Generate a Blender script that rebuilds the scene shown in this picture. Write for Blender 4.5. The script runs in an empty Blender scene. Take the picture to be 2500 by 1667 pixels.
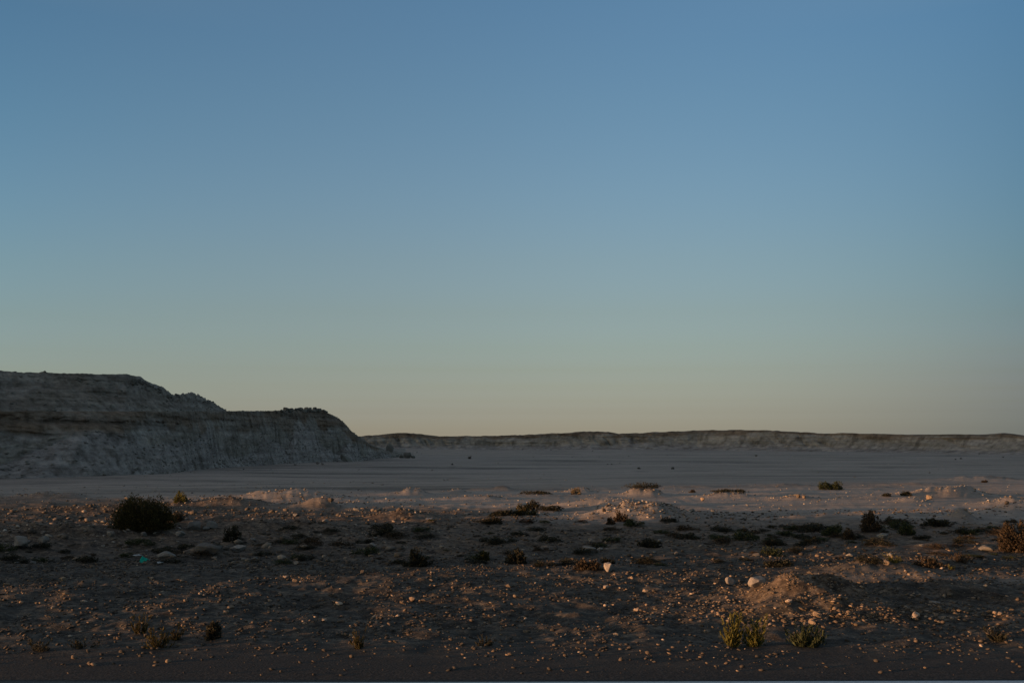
import bpy, math, random
import numpy as np
from mathutils import Vector, Matrix

SC = bpy.context.scene
COL = SC.collection
R = math.radians

# ------------------------------------------------------------------ camera
CAM_Z, F, U0, V0, HORIZ = 2.5, 2430.0, 1250.0, 833.5, 1075.0
PITCH = math.atan((HORIZ - V0) / F)
cam = bpy.data.cameras.new("camera"); camo = bpy.data.objects.new("camera", cam)
COL.objects.link(camo); SC.camera = camo
cam.sensor_width = 36.0; cam.lens = 35.0
cam.clip_start = 0.1; cam.clip_end = 20000
camo.location = (0, 0, CAM_Z)
camo.rotation_euler = (R(90) + PITCH, 0, 0)

# ------------------------------------------------------------------ sky, sun, exposure
SUN_EL, SUN_BACK = 2.5, 20.0          # low sun from the left, slightly behind the camera
world = bpy.data.worlds.new("World"); SC.world = world; world.use_nodes = True
nt = world.node_tree; N = nt.nodes; L = nt.links
bg = N["Background"]; bg.inputs[1].default_value = 0.15
sky = N.new("ShaderNodeTexSky"); sky.sky_type = 'NISHITA'; sky.sun_disc = False
sky.sun_elevation = R(SUN_EL); sky.sun_rotation = R(-90 - SUN_BACK)
sky.air_density = 1.0; sky.dust_density = 2.0; sky.ozone_density = 1.5; sky.altitude = 0
# sky colour correction by elevation, for three compass directions
ZEN = (0.52, 0.40, 0.34)  # overhead stop out of view, added to make the ambient light less blue
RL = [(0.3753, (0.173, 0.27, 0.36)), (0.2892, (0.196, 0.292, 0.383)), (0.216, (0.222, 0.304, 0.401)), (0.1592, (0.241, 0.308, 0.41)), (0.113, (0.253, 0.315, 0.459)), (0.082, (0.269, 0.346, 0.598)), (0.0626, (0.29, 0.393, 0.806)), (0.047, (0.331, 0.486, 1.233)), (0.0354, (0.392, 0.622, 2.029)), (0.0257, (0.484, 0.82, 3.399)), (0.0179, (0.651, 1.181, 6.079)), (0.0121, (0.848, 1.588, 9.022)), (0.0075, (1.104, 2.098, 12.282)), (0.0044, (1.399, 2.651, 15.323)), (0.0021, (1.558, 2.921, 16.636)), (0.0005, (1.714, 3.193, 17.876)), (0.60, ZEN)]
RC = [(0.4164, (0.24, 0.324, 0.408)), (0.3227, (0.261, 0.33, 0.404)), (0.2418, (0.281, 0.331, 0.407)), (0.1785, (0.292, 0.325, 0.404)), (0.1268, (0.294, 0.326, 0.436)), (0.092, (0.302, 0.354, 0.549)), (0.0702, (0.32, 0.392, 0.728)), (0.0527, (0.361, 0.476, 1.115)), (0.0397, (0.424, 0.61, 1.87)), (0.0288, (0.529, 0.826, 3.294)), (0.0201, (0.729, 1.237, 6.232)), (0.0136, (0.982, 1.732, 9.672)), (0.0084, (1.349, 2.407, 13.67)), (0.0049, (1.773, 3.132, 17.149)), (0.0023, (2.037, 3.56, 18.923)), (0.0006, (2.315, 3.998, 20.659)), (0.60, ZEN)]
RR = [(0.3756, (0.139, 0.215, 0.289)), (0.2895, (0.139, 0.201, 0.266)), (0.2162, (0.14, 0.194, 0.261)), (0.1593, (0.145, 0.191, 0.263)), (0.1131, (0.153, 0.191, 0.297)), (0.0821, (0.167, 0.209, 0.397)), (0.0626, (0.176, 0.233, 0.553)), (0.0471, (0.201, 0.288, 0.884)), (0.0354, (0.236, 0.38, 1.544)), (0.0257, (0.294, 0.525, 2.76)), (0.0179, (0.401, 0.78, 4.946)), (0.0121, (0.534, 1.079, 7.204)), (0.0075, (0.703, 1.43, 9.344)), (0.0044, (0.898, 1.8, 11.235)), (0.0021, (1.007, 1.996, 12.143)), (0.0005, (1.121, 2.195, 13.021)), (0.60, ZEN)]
tc = N.new("ShaderNodeTexCoord"); sep = N.new("ShaderNodeSeparateXYZ"); L.new(tc.outputs["Generated"], sep.inputs[0])
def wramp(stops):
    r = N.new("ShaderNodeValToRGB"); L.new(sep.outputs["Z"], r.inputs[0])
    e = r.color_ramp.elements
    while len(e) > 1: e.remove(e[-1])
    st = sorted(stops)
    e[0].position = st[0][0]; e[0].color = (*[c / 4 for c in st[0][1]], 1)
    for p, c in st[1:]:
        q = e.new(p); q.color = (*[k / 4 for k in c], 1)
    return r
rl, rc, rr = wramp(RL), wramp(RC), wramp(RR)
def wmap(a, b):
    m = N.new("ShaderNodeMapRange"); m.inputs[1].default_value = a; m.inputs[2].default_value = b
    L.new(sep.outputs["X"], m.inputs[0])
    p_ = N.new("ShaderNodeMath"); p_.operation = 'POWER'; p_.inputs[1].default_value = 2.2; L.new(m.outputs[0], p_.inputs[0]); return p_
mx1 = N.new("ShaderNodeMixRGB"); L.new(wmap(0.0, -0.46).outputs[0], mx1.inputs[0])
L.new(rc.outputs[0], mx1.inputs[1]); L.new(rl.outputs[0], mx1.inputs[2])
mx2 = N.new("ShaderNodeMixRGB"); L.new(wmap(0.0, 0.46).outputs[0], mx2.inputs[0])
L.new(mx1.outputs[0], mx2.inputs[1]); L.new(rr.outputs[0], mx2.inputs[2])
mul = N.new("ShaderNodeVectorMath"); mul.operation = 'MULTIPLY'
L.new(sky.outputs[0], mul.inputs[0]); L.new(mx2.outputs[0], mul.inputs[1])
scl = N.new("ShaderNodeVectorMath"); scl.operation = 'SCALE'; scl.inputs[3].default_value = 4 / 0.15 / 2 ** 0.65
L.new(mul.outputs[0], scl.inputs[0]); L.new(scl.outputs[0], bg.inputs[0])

sun = bpy.data.lights.new("sun", 'SUN'); suno = bpy.data.objects.new("sun", sun); COL.objects.link(suno)
sun.energy = 5.0; sun.angle = R(0.53); sun.color = (1.0, 0.53, 0.26)
e_, a_ = R(SUN_EL), R(SUN_BACK)
SUNV = Vector((-math.cos(e_) * math.cos(a_), -math.cos(e_) * math.sin(a_), math.sin(e_)))
suno.rotation_euler = SUNV.to_track_quat('Z', 'Y').to_euler()
suno.location = SUNV * 50
SC.view_settings.view_transform = 'Standard'; SC.view_settings.look = 'None'
SC.view_settings.exposure = 0.65; SC.view_settings.gamma = 1
SC.render.engine = 'CYCLES'

# ------------------------------------------------------------------ helpers
rng = np.random.default_rng(11); random.seed(11)
def _h2(ix, iy, s):
    n = (ix.astype(np.int64) * 374761393 + iy.astype(np.int64) * 668265263 + s * 1274126177) & 0x7fffffff
    n = ((n ^ (n >> 13)) * 1103515245) & 0x7fffffff
    n = ((n ^ (n >> 16)) * 1597334677) & 0x7fffffff
    return (n & 0xffff) / 65535.0
def vn2(x, y, s=0):
    ix = np.floor(x); iy = np.floor(y); fx = x - ix; fy = y - iy
    fx = fx * fx * fx * (fx * (fx * 6 - 15) + 10); fy = fy * fy * fy * (fy * (fy * 6 - 15) + 10)
    a = _h2(ix, iy, s); b = _h2(ix + 1, iy, s); c = _h2(ix, iy + 1, s); d = _h2(ix + 1, iy + 1, s)
    return ((a * (1 - fx) + b * fx) * (1 - fy) + (c * (1 - fx) + d * fx) * fy) * 2 - 1
def fbm(x, y, oct=4, s=0, gain=0.5):
    t = 0; a = 1.0; tot = 0
    for k in range(oct):
        t = t + a * vn2(x * 2 ** k + 17.3 * k, y * 2 ** k - 9.1 * k, s + k); tot += a; a *= gain
    return t / tot
def ss(a, b, x):
    t = np.clip((x - a) / (b - a), 0, 1); return t * t * (3 - 2 * t)
def dist(v): return CAM_Z / np.tan(np.arctan((v - V0) / F) - PITCH)     # distance at which flat z=0 ground shows at row v

def mesh_np(name, V, faces_list, mats, parent=None, smooth=False, attrs=None):
    """V (n,3); faces_list: list of (m,k) int arrays"""
    me = bpy.data.meshes.new(name)
    V = np.ascontiguousarray(V, dtype=np.float32)
    me.vertices.add(len(V)); me.vertices.foreach_set("co", V.ravel())
    loops = np.concatenate([f.ravel() for f in faces_list]).astype(np.int32)
    tot = np.concatenate([np.full(len(f), f.shape[1]) for f in faces_list]).astype(np.int32)
    st = np.concatenate([[0], np.cumsum(tot)[:-1]]).astype(np.int32)
    me.loops.add(len(loops)); me.loops.foreach_set("vertex_index", loops)
    me.polygons.add(len(tot)); me.polygons.foreach_set("loop_start", st); me.polygons.foreach_set("loop_total", tot)
    if smooth: me.polygons.foreach_set("use_smooth", np.ones(len(tot), dtype=bool))
    for k, a in (attrs or {}).items():
        at = me.attributes.new(k, 'FLOAT', 'POINT'); at.data.foreach_set("value", np.ascontiguousarray(a, dtype=np.float32).ravel())
    me.update(calc_edges=True); me.validate()
    for m in (mats if isinstance(mats, (list, tuple)) else [mats]): me.materials.append(m)
    o = bpy.data.objects.new(name, me); COL.objects.link(o)
    if parent: o.parent = parent
    return o
def struct(o): o['kind'] = 'structure'; return o
def tag(o, label, cat, group=None):
    o['label'] = label; o['category'] = cat
    if group: o['group'] = group
    return o
def empty(name, loc):
    o = bpy.data.objects.new(name, None); COL.objects.link(o); o.location = loc; o.empty_display_size = 0.2
    return o

# ------------------------------------------------------------------ materials
def mat(name, rough=0.95):
    m = bpy.data.materials.new(name); m.use_nodes = True
    b = m.node_tree.nodes["Principled BSDF"]; b.inputs["Roughness"].default_value = rough
    b.inputs["Specular IOR Level"].default_value = 0.15
    return m, m.node_tree.nodes, m.node_tree.links, b
def tex(n, l, kind, scale, detail=5, src=None, stretch=None, rough=0.6):
    t = n.new("ShaderNodeTexNoise" if kind == 'n' else "ShaderNodeTexVoronoi")
    t.inputs["Scale"].default_value = scale
    if kind == 'n': t.inputs["Detail"].default_value = detail; t.inputs["Roughness"].default_value = rough
    c = n.new("ShaderNodeNewGeometry") if src is None else None
    o = c.outputs["Position"] if src is None else src
    if stretch:
        mp = n.new("ShaderNodeMapping"); mp.inputs["Scale"].default_value = stretch; l.new(o, mp.inputs[0]); o = mp.outputs[0]
    l.new(o, t.inputs["Vector"]); return t
def ramp(n, l, src, stops):
    r = n.new("ShaderNodeValToRGB"); e = r.color_ramp.elements
    while len(e) > 1: e.remove(e[-1])
    e[0].position = stops[0][0]; e[0].color = (*stops[0][1], 1)
    for p, c in stops[1:]: e.new(p).color = (*c, 1)
    l.new(src, r.inputs[0]); return r
def mix(n, l, f, a, b, mode='MIX'):
    m = n.new("ShaderNodeMixRGB"); m.blend_type = mode
    for i, s in ((0, f), (1, a), (2, b)):
        if isinstance(s, (int, float)): m.inputs[i].default_value = s
        elif isinstance(s, tuple): m.inputs[i].default_value = (*s, 1)
        else: l.new(s, m.inputs[i])
    return m.outputs[0]
def bump(n, l, b, h, strength, d):
    k = n.new("ShaderNodeBump"); k.inputs["Strength"].default_value = strength; k.inputs["Distance"].default_value = d
    l.new(h, k.inputs["Height"]); l.new(k.outputs[0], b.inputs["Normal"])

# ground: dark roadside gravel -> brown stony earth -> pale chalk floor
MG, n, l, b = mat("desert_ground")
t1 = tex(n, l, 'n', 9.0, 6); t2 = tex(n, l, 'n', 0.5, 5); t3 = tex(n, l, 'n', 42.0, 3)
t4 = tex(n, l, 'n', 0.16, 8, stretch=(0.22, 1, 1), rough=0.7); t5 = tex(n, l, 'n', 1.1, 7, stretch=(0.25, 1, 1), rough=0.7)
dark = ramp(n, l, t1.outputs[0], [(0.3, (0.034, 0.030, 0.027)), (0.5, (0.068, 0.058, 0.048)), (0.62, (0.10, 0.083, 0.067)), (0.75, (0.17, 0.135, 0.105))]).outputs[0]
brown = ramp(n, l, t1.outputs[0], [(0.3, (0.058, 0.042, 0.031)), (0.5, (0.112, 0.082, 0.060)), (0.72, (0.21, 0.158, 0.115))]).outputs[0]
pale = ramp(n, l, t4.outputs[0], [(0.37, (0.15, 0.126, 0.106)), (0.45, (0.265, 0.222, 0.186)), (0.56, (0.325, 0.27, 0.228)), (0.72, (0.37, 0.31, 0.262))]).outputs[0]
pale = mix(n, l, 0.55, pale, ramp(n, l, t5.outputs[0], [(0.34, (0.42, 0.40, 0.37)), (0.44, (0.85, 0.84, 0.83)), (0.55, (1.0, 1.0, 1.0)), (0.7, (1.15, 1.13, 1.1))]).outputs[0], 'MULTIPLY')
t6 = tex(n, l, 'n', 2.4, 12, stretch=(0.7, 1, 1), rough=0.85); t7 = tex(n, l, 'v', 11.0); t8 = tex(n, l, 'v', 26.0)
mott = ramp(n, l, t6.outputs[0], [(0.40, (0.22, 0.215, 0.21)), (0.48, (0.65, 0.64, 0.62)), (0.54, (1.1, 1.07, 1.02)), (0.62, (2.1, 1.95, 1.75))]).outputs[0]
dark = mix(n, l, 0.9, dark, mott, 'MULTIPLY'); brown = mix(n, l, 0.9, brown, mott, 'MULTIPLY')
def flecks(t, lo, hi, keep):
    a = n.new("ShaderNodeMapRange"); a.inputs[1].default_value = hi; a.inputs[2].default_value = lo; l.new(t.outputs["Distance"], a.inputs[0])
    sx = n.new("ShaderNodeSeparateColor"); l.new(t.outputs["Color"], sx.inputs[0])
    g_ = n.new("ShaderNodeMath"); g_.operation = 'GREATER_THAN'; g_.inputs[1].default_value = keep; l.new(sx.outputs[0], g_.inputs[0])
    m_ = n.new("ShaderNodeMath"); m_.operation = 'MULTIPLY'; l.new(a.outputs[0], m_.inputs[0]); l.new(g_.outputs[0], m_.inputs[1]); return m_.outputs[0]
f7 = flecks(t7, 0.16, 0.30, 0.82); f8 = flecks(t8, 0.18, 0.34, 0.80)
brown = mix(n, l, f7, brown, (0.19, 0.155, 0.125)); brown = mix(n, l, f8, brown, (0.21, 0.175, 0.14))
dark = mix(n, l, f8, dark, (0.17, 0.135, 0.10))
at = n.new("ShaderNodeAttribute"); at.attribute_name = "pale"
at2 = n.new("ShaderNodeAttribute"); at2.attribute_name = "gravel"
c = mix(n, l, at2.outputs["Fac"], brown, dark)
pale = mix(n, l, f8, pale, (0.40, 0.34, 0.29)); pale = mix(n, l, 0.5, pale, ramp(n, l, t6.outputs[0], [(0.35, (0.55, 0.53, 0.5)), (0.5, (1, 1, 1)), (0.66, (1.3, 1.3, 1.28))]).outputs[0], 'MULTIPLY')
c = mix(n, l, at.outputs["Fac"], c, pale)
at4 = n.new("ShaderNodeAttribute"); at4.attribute_name = "dark_streak"
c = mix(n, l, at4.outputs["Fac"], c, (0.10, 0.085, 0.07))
at3 = n.new("ShaderNodeAttribute"); at3.attribute_name = "verge"
verge = ramp(n, l, t3.outputs[0], [(0.3, (0.014, 0.014, 0.014)), (0.5, (0.028, 0.027, 0.026)), (0.75, (0.06, 0.055, 0.05))]).outputs[0]
c = mix(n, l, at3.outputs["Fac"], c, verge)
c = mix(n, l, 0.5, c, ramp(n, l, t3.outputs[0], [(0.35, (0.6, 0.6, 0.6)), (0.65, (1.3, 1.3, 1.3))]).outputs[0], 'MULTIPLY')
l.new(c, b.inputs["Base Color"])
hh = mix(n, l, 0.4, t1.outputs[0], t3.outputs[0]); bump(n, l, b, hh, 0.5, 0.025)

# cliff: banded chalk, brown upper band, rubble speckle; coordinate z carries the strata
def cliffmat(name, br, zs, k=1.0):
    M, n, l, b = mat(name)
    t1 = tex(n, l, 'n', 0.28 * k, 6, stretch=(1, 0.4, 2.2)); t2 = tex(n, l, 'n', 2.2 * k, 10, stretch=(0.6, 0.6, 1.3), rough=0.78); t3 = tex(n, l, 'n', 0.5, 9, stretch=(0.12, 0.12, zs))
    t4 = tex(n, l, 'n', 0.8 * k, 6, stretch=(1, 1, 0.2))
    base = ramp(n, l, t1.outputs[0], [(0.3, tuple(k * br for k in (0.165, 0.148, 0.122))), (0.5, tuple(k * br for k in (0.22, 0.198, 0.168))), (0.7, tuple(k * br for k in (0.262, 0.24, 0.215)))]).outputs[0]
    at = n.new("ShaderNodeAttribute"); at.attribute_name = "brown"
    c = mix(n, l, at.outputs["Fac"], base, tuple(k * br for k in (0.155, 0.115, 0.082)))
    at = n.new("ShaderNodeAttribute"); at.attribute_name = "talus"
    c = mix(n, l, at.outputs["Fac"], c, tuple(k * br for k in (0.25, 0.225, 0.205)))
    c = mix(n, l, 0.75, c, ramp(n, l, t3.outputs[0], [(0.35, (0.62, 0.60, 0.58)), (0.5, (1, 1, 1)), (0.66, (1.25, 1.25, 1.22))]).outputs[0], 'MULTIPLY')
    c = mix(n, l, 0.8, c, ramp(n, l, t4.outputs[0], [(0.36, (0.5, 0.48, 0.45)), (0.48, (0.95, 0.94, 0.93)), (0.62, (1.2, 1.2, 1.2))]).outputs[0], 'MULTIPLY')
    c = mix(n, l, 0.6, c, ramp(n, l, t2.outputs[0], [(0.36, (0.4, 0.39, 0.38)), (0.5, (1, 1, 1)), (0.64, (1.5, 1.47, 1.42))]).outputs[0], 'MULTIPLY')
    l.new(c, b.inputs["Base Color"]); bump(n, l, b, t2.outputs[0], 0.6, 0.25)
    return M
MC = cliffmat("quarry_chalk", 1.0, 2.4); MR = cliffmat("ridge_chalk", 0.98, 2.0, 0.35)

def stonemat(name, stops, island=True):
    M, n, l, b = mat(name, 0.9)
    g = n.new("ShaderNodeNewGeometry"); oi = n.new("ShaderNodeObjectInfo")
    src = g.outputs["Random Per Island"] if island else oi.outputs["Random"]
    c = ramp(n, l, src, stops).outputs[0]
    t = tex(n, l, 'n', 14.0, 5)
    c = mix(n, l, 0.55, c, ramp(n, l, t.outputs[0], [(0.3, (0.55, 0.54, 0.52)), (0.6, (1.15, 1.15, 1.15))]).outputs[0], 'MULTIPLY')
    l.new(c, b.inputs["Base Color"]); bump(n, l, b, t.outputs[0], 0.4, 0.02)
    return M
MS_mix = stonemat("gravel_stones", [(0.0, (0.04, 0.035, 0.030)), (0.6, (0.07, 0.056, 0.044)), (0.88, (0.12, 0.088, 0.062)), (0.97, (0.22, 0.16, 0.11)), (1.0, (0.36, 0.28, 0.21))])
MS_pale = stonemat("chalk_stones", [(0.0, (0.10, 0.085, 0.07)), (0.5, (0.19, 0.16, 0.13)), (0.85, (0.29, 0.24, 0.195)), (1.0, (0.40, 0.35, 0.30))])
MS_ind = stonemat("loose_stone", [(0.0, (0.09, 0.072, 0.055)), (0.45, (0.16, 0.12, 0.085)), (0.8, (0.27, 0.20, 0.14)), (1.0, (0.40, 0.32, 0.25))], False)
MS_white = stonemat("white_limestone", [(0.0, (0.19, 0.168, 0.148)), (1.0, (0.26, 0.23, 0.20))], False)
MS_grey = stonemat("grey_limestone", [(0.0, (0.11, 0.10, 0.09)), (1.0, (0.19, 0.175, 0.155))], False)
MS_cliff = stonemat("cliff_rubble", [(0.0, (0.10, 0.095, 0.08)), (1.0, (0.17, 0.16, 0.135))], False)

def plantmat(name, a, b2, tr=0.25):
    M, n, l, b = mat(name, 0.8)
    g = n.new("ShaderNodeNewGeometry")
    c = ramp(n, l, g.outputs["Random Per Island"], [(0, a), (1, b2)]).outputs[0]
    l.new(c, b.inputs["Base Color"])
    t = n.new("ShaderNodeBsdfTranslucent"); l.new(c, t.inputs[0])
    ms = n.new("ShaderNodeMixShader"); ms.inputs[0].default_value = tr
    l.new(b.outputs[0], ms.inputs[1]); l.new(t.outputs[0], ms.inputs[2]); l.new(ms.outputs[0], n["Material Output"].inputs[0])
    return M
MP = {
 'olive': plantmat("olive_foliage", (0.026, 0.024, 0.010), (0.085, 0.066, 0.022)),
 'green': plantmat("dark_green_foliage", (0.020, 0.026, 0.012), (0.060, 0.068, 0.030)),
 'yellow': plantmat("yellow_green_foliage", (0.045, 0.045, 0.012), (0.14, 0.125, 0.03)),
 'brown': plantmat("dry_brown_foliage", (0.030, 0.022, 0.014), (0.082, 0.058, 0.036)),
 'tan': plantmat("dry_tan_foliage", (0.12, 0.09, 0.05), (0.28, 0.21, 0.12)),
 'dark': plantmat("dark_cushion_foliage", (0.020, 0.020, 0.014), (0.045, 0.042, 0.026)),
}
MTW, n, l, b = mat("twig_bark"); b.inputs["Base Color"].default_value = (0.055, 0.042, 0.03, 1)
t = tex(n, l, 'n', 30); l.new(ramp(n, l, t.outputs[0], [(0.3, (0.03, 0.024, 0.018)), (0.7, (0.09, 0.07, 0.05))]).outputs[0], b.inputs["Base Color"])

MA, n, l, b = mat("asphalt", 0.85)
t = tex(n, l, 'n', 60, 4); t2 = tex(n, l, 'n', 1.2, 5, stretch=(0.3, 1, 1)); t3 = tex(n, l, 'v', 45)
c = ramp(n, l, t.outputs[0], [(0.3, (0.028, 0.028, 0.029)), (0.5, (0.05, 0.05, 0.05)), (0.72, (0.10, 0.097, 0.092))]).outputs[0]
c = mix(n, l, 0.7, c, ramp(n, l, t2.outputs[0], [(0.3, (0.7, 0.7, 0.7)), (0.7, (1.25, 1.2, 1.15))]).outputs[0], 'MULTIPLY')
l.new(c, b.inputs["Base Color"]); bump(n, l, b, t3.outputs[0], 0.5, 0.01)
MW, n, l, b = mat("road_paint", 0.7)
t = tex(n, l, 'n', 25, 5)
l.new(ramp(n, l, t.outputs[0], [(0.3, (0.36, 0.37, 0.37)), (0.6, (0.52, 0.53, 0.53))]).outputs[0], b.inputs["Base Color"])

# ------------------------------------------------------------------ terrain
def ux(u, y): return (u - U0) / F * (y * math.cos(PITCH) - CAM_Z * math.sin(PITCH))      # sideways metres for a picture column at forward distance y
# heaps of spoil and low rises: x, y, height, half-length, half-width, tail to the right, turn
BUMPS = [
 (ux(1930, 15.9), 15.8, 0.40, 0.62, 0.72, 1.8, 0), (ux(1960, 14.6), 14.8, 0.16, 0.9, 0.35, 1.4, 0),
 (ux(2260, 16.5), 16.6, 0.14, 1.6, 0.5, 1.0, 0),
 (ux(1575, 33), 33.4, 0.55, 1.5, 1.0, 0.75, 8), (ux(1480, 38), 38.5, 0.34, 1.7, 0.8, 1.2, 4),
 (ux(2360, 44), 45.0, 0.46, 3.4, 0.7, 0.5, 20), (ux(2160, 44), 41.0, 0.18, 0.8, 0.5, 0.8, 10),
 (ux(2378, 31), 31.6, 0.28, 0.45, 0.35, 0.6, 0), (ux(2490, 35), 35.0, 0.38, 1.1, 0.5, 0.7, 20),
 (ux(2470, 39), 38.8, 0.30, 1.4, 0.6, 0.8, 10),
 (ux(720, 43), 43.0, 0.42, 2.8, 1.0, 0.7, 6), (ux(560, 39), 38.5, 0.34, 2.4, 0.9, 0.8, 4), (ux(800, 39), 38.5, 0.42, 0.8, 0.5, 0.5, 15),
 (ux(320, 37), 36.0, 0.20, 3.0, 0.8, 1.0, 4), (ux(140, 44), 44.0, 0.22, 2.0, 0.8, 0.6, 0),
 (ux(1010, 47), 47.0, 0.26, 1.3, 0.7, 0.5, 6), (ux(1120, 48), 48.5, 0.28, 0.7, 0.4, 0.5, 10), (ux(1230, 50), 51.0, 0.22, 1.8, 0.5, 0.3, 5),
 (ux(1180, 43), 43.0, 0.16, 1.5, 0.4, 0.5, 10), (ux(1010, 34), 33.0, 0.22, 1.0, 0.7, 0.7, 0),
 (ux(1420, 50), 49.0, 0.26, 0.9, 0.5, 0.5, 5), (ux(1580, 46), 46.5, 0.40, 1.0, 0.6, 0.8, 0), (ux(1780, 45), 45.0, 0.26, 1.3, 0.6, 0.9, 0),
 (ux(1950, 43), 43.0, 0.16, 1.2, 0.5, 0.5, 0), (ux(1700, 54), 54.0, 0.12, 2.0, 0.6, 0.5, 5),
 (ux(1930, 56), 56.0, 0.13, 2.6, 0.7, 0.6, 5), (ux(2230, 57), 57.0, 0.13, 2.0, 0.6, 0.7, 8), (ux(2420, 62), 63.0, 0.30, 3.6, 1.2, 0.7, 6),
 (ux(2140, 19), 19.2, 0.17, 1.3, 0.7, 0.9, 10), (ux(2280, 20), 20.3, 0.12, 0.7, 0.4, 0.7, 0),
 (ux(500, 27), 27.5, 0.32, 3.2, 1.3, 1.3, 0), (ux(130, 25), 25.0, 0.34, 2.4, 1.2, 1.2, 0), (ux(510, 22.5), 22.6, 0.20, 0.5, 0.3, 0.6, 0),
 # unseen banks left of the frame, added to cast shade over the ground
 (-28, 15.4, 3.4, 4.5, 4.2, 1.0, 0), (-16, 6.4, 0.9, 3.0, 1.5, 1.0, 0),
]
def hz(x, y):
    x = np.asarray(x, dtype=float); y = np.asarray(y, dtype=float)
    y0_ = 45 + np.clip((x + 22) * 0.33, -8, 30); h = -1.5 * ss(y0_, y0_ + 55, y)
    rough = ss(11.3, 13.5, y)
    near = 1 - ss(52, 75, y)
    h = h + rough * (1 - 0.35 * ss(31, 36, y)) * ((0.13 - 0.06 * ss(34, 42, y)) * fbm(x / 7.0, y / 7.0, 3, 3) * near + 0.055 * fbm(x / 1.5, y / 1.1, 3, 9) * near + 0.018 * fbm(x / 0.33, y / 0.33, 2, 21) * near)
    lump = ss(20.5, 23, y) * (1 - ss(30, 42, y) * (0.6 + 0.4 * ss(-4, 2, x)))* (1 - ss(40, 46, y))
    h = h + lump * (0.10 * np.abs(fbm(x / 1.4, y / 1.2, 3, 31)) + 0.05 * fbm(x / 0.45, y / 0.45, 2, 37))
    rg = ss(12.2, 13.5, y) * (1 - ss(19, 21, y)); h = h + rg * (0.045 * fbm(x / 0.30, y / 0.34, 3, 51) + 0.05 * np.abs(fbm(x / 0.9, y / 0.7, 2, 53)))
    far = ss(52, 80, y)
    h = h + far * (0.30 * fbm(x / 45, y / 20, 5, 61) + 0.045 * fbm(x / 5, y / 2.5, 3, 71))
    for (bx, by, H, sl, sw, tail, turn) in BUMPS:
        c, s = math.cos(R(turn)), math.sin(R(turn))
        dx = x - bx; dy = y - by
        p = c * dx + s * dy; q = -s * dx + c * dy
        p = np.where(p > 0, p / (sl * tail), p / sl); q = q / sw
        r2 = p * p + q * q
        g = np.exp(-r2)
        h = h + H * g * (1 + 0.45 * fbm(x / 0.6, y / 0.5, 4, 81)) * np.where(r2 < 16, 1, 0)
    # roadside: kept just under the asphalt
    h = np.where(y < 10.75, -0.06 + 0 * h, h - 0.012 * (1 - ss(10.8, 11.4, y)))
    # unseen ridge far to the left, added to shade the flat and distant ridge
    h = h + 82 * np.exp(-((x + 640) / 120) ** 2) * ss(-171, -128, y) * (1 - ss(1100, 1500, y)) * (1 + 0.12 * fbm(x / 60, y / 60, 3, 91))
    return h
def zat(x, y): return float(hz(np.array([x]), np.array([y]))[0])
def ground_pt(u, v):
    """where the sight line through (u, v) of the photograph meets the modelled ground"""
    dirx = (u - U0) / F; a = -(v - V0) / F
    Y = math.cos(PITCH) - a * math.sin(PITCH); Z = math.sin(PITCH) + a * math.cos(PITCH)
    ys = np.concatenate([np.arange(9, 70, 0.05), np.arange(70, 500, 0.5)])
    t = ys / Y; xs = dirx * t; zs = CAM_Z + Z * t
    k = np.where(zs <= hz(xs, ys))[0]
    i = k[0] if len(k) else len(ys) - 1
    return Vector((xs[i], ys[i], zat(xs[i], ys[i])))
def px(w, y): return w / F * (y * 0.995 - 0.25)            # metres spanned by w picture pixels at distance y

# one sheet, fine where the camera looks, coarse elsewhere
rows = [-1500, -900, -500, -350, -260, -230, -210, -200, -190, -180, -170, -160, -145, -120, -90, -60, -40, -25, -16, -10, -6, -3, 0, 2, 4, 6, 8, 9.3]
rows += list(dist(np.arange(1740, 1200, -1.5))) 
yy = np.linspace(dist(1200) + 0.2, 75, 90); rows += list(yy)
rows += list(75 * (1.02 ** np.arange(1, 105))) + [800, 1200, 2000, 4000]
rows = np.array(rows)
sp = list(np.arange(-0.62, 0.62, 0.00125))
o_ = [0.4 * 1.115 ** k for k in range(1, 88)]
s_ = np.array([-0.62 - k for k in reversed(o_)] + sp + [0.62 + k for k in o_])
Yg, Sg = np.meshgrid(rows, s_, indexing='ij')
Xg = np.clip(Sg, -0.62, 0.62) * np.maximum(Yg, 9.0) + np.where(np.abs(Sg) > 0.62, np.sign(Sg) * (np.abs(Sg) - 0.62), 0)
Zg = hz(Xg, Yg)
nr, nc = Yg.shape
idx = np.arange(nr * nc).reshape(nr, nc)
faces = np.stack([idx[:-1, :-1], idx[:-1, 1:], idx[1:, 1:], idx[1:, :-1]], -1).reshape(-1, 4)
U_ = U0 + Xg / np.maximum(Yg, 1) * F
yb = np.interp(U_, [0, 400, 700, 1200, 1700, 2500], [43, 42, 40, 35, 30.5, 30.0]) + 3.2 * fbm(Xg / 4, Yg / 3, 4, 101)
palea = ss(-4.5, 5.0, Yg - yb + 1.2 * fbm(Xg / 0.8, Yg / 0.8, 3, 107)) * np.where(Yg < 60, 0.92 + 0.08 * fbm(Xg / 1.0, Yg / 1.0, 3, 111), 1)
palea = np.maximum(palea, 0.97 * np.clip(1.5 * np.exp(-((Xg - BUMPS[3][0] + 0.9) / 3.6) ** 2 - ((Yg - 34.3) / 3.0) ** 2), 0, 1))
palea = np.maximum(palea, 0.32 * ss(4.2, 6.5, Xg) * np.exp(-((Yg - 17.9 - 0.5 * fbm(Xg / 3, Yg * 0, 2, 141)) / 0.55) ** 2))
grav = 1 - ss(20, 26, Yg + 1.5 * fbm(Xg / 2, Yg / 2, 3, 121))
hx, hy = BUMPS[0][0] + 0.25, BUMPS[0][1] - 0.1
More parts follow.
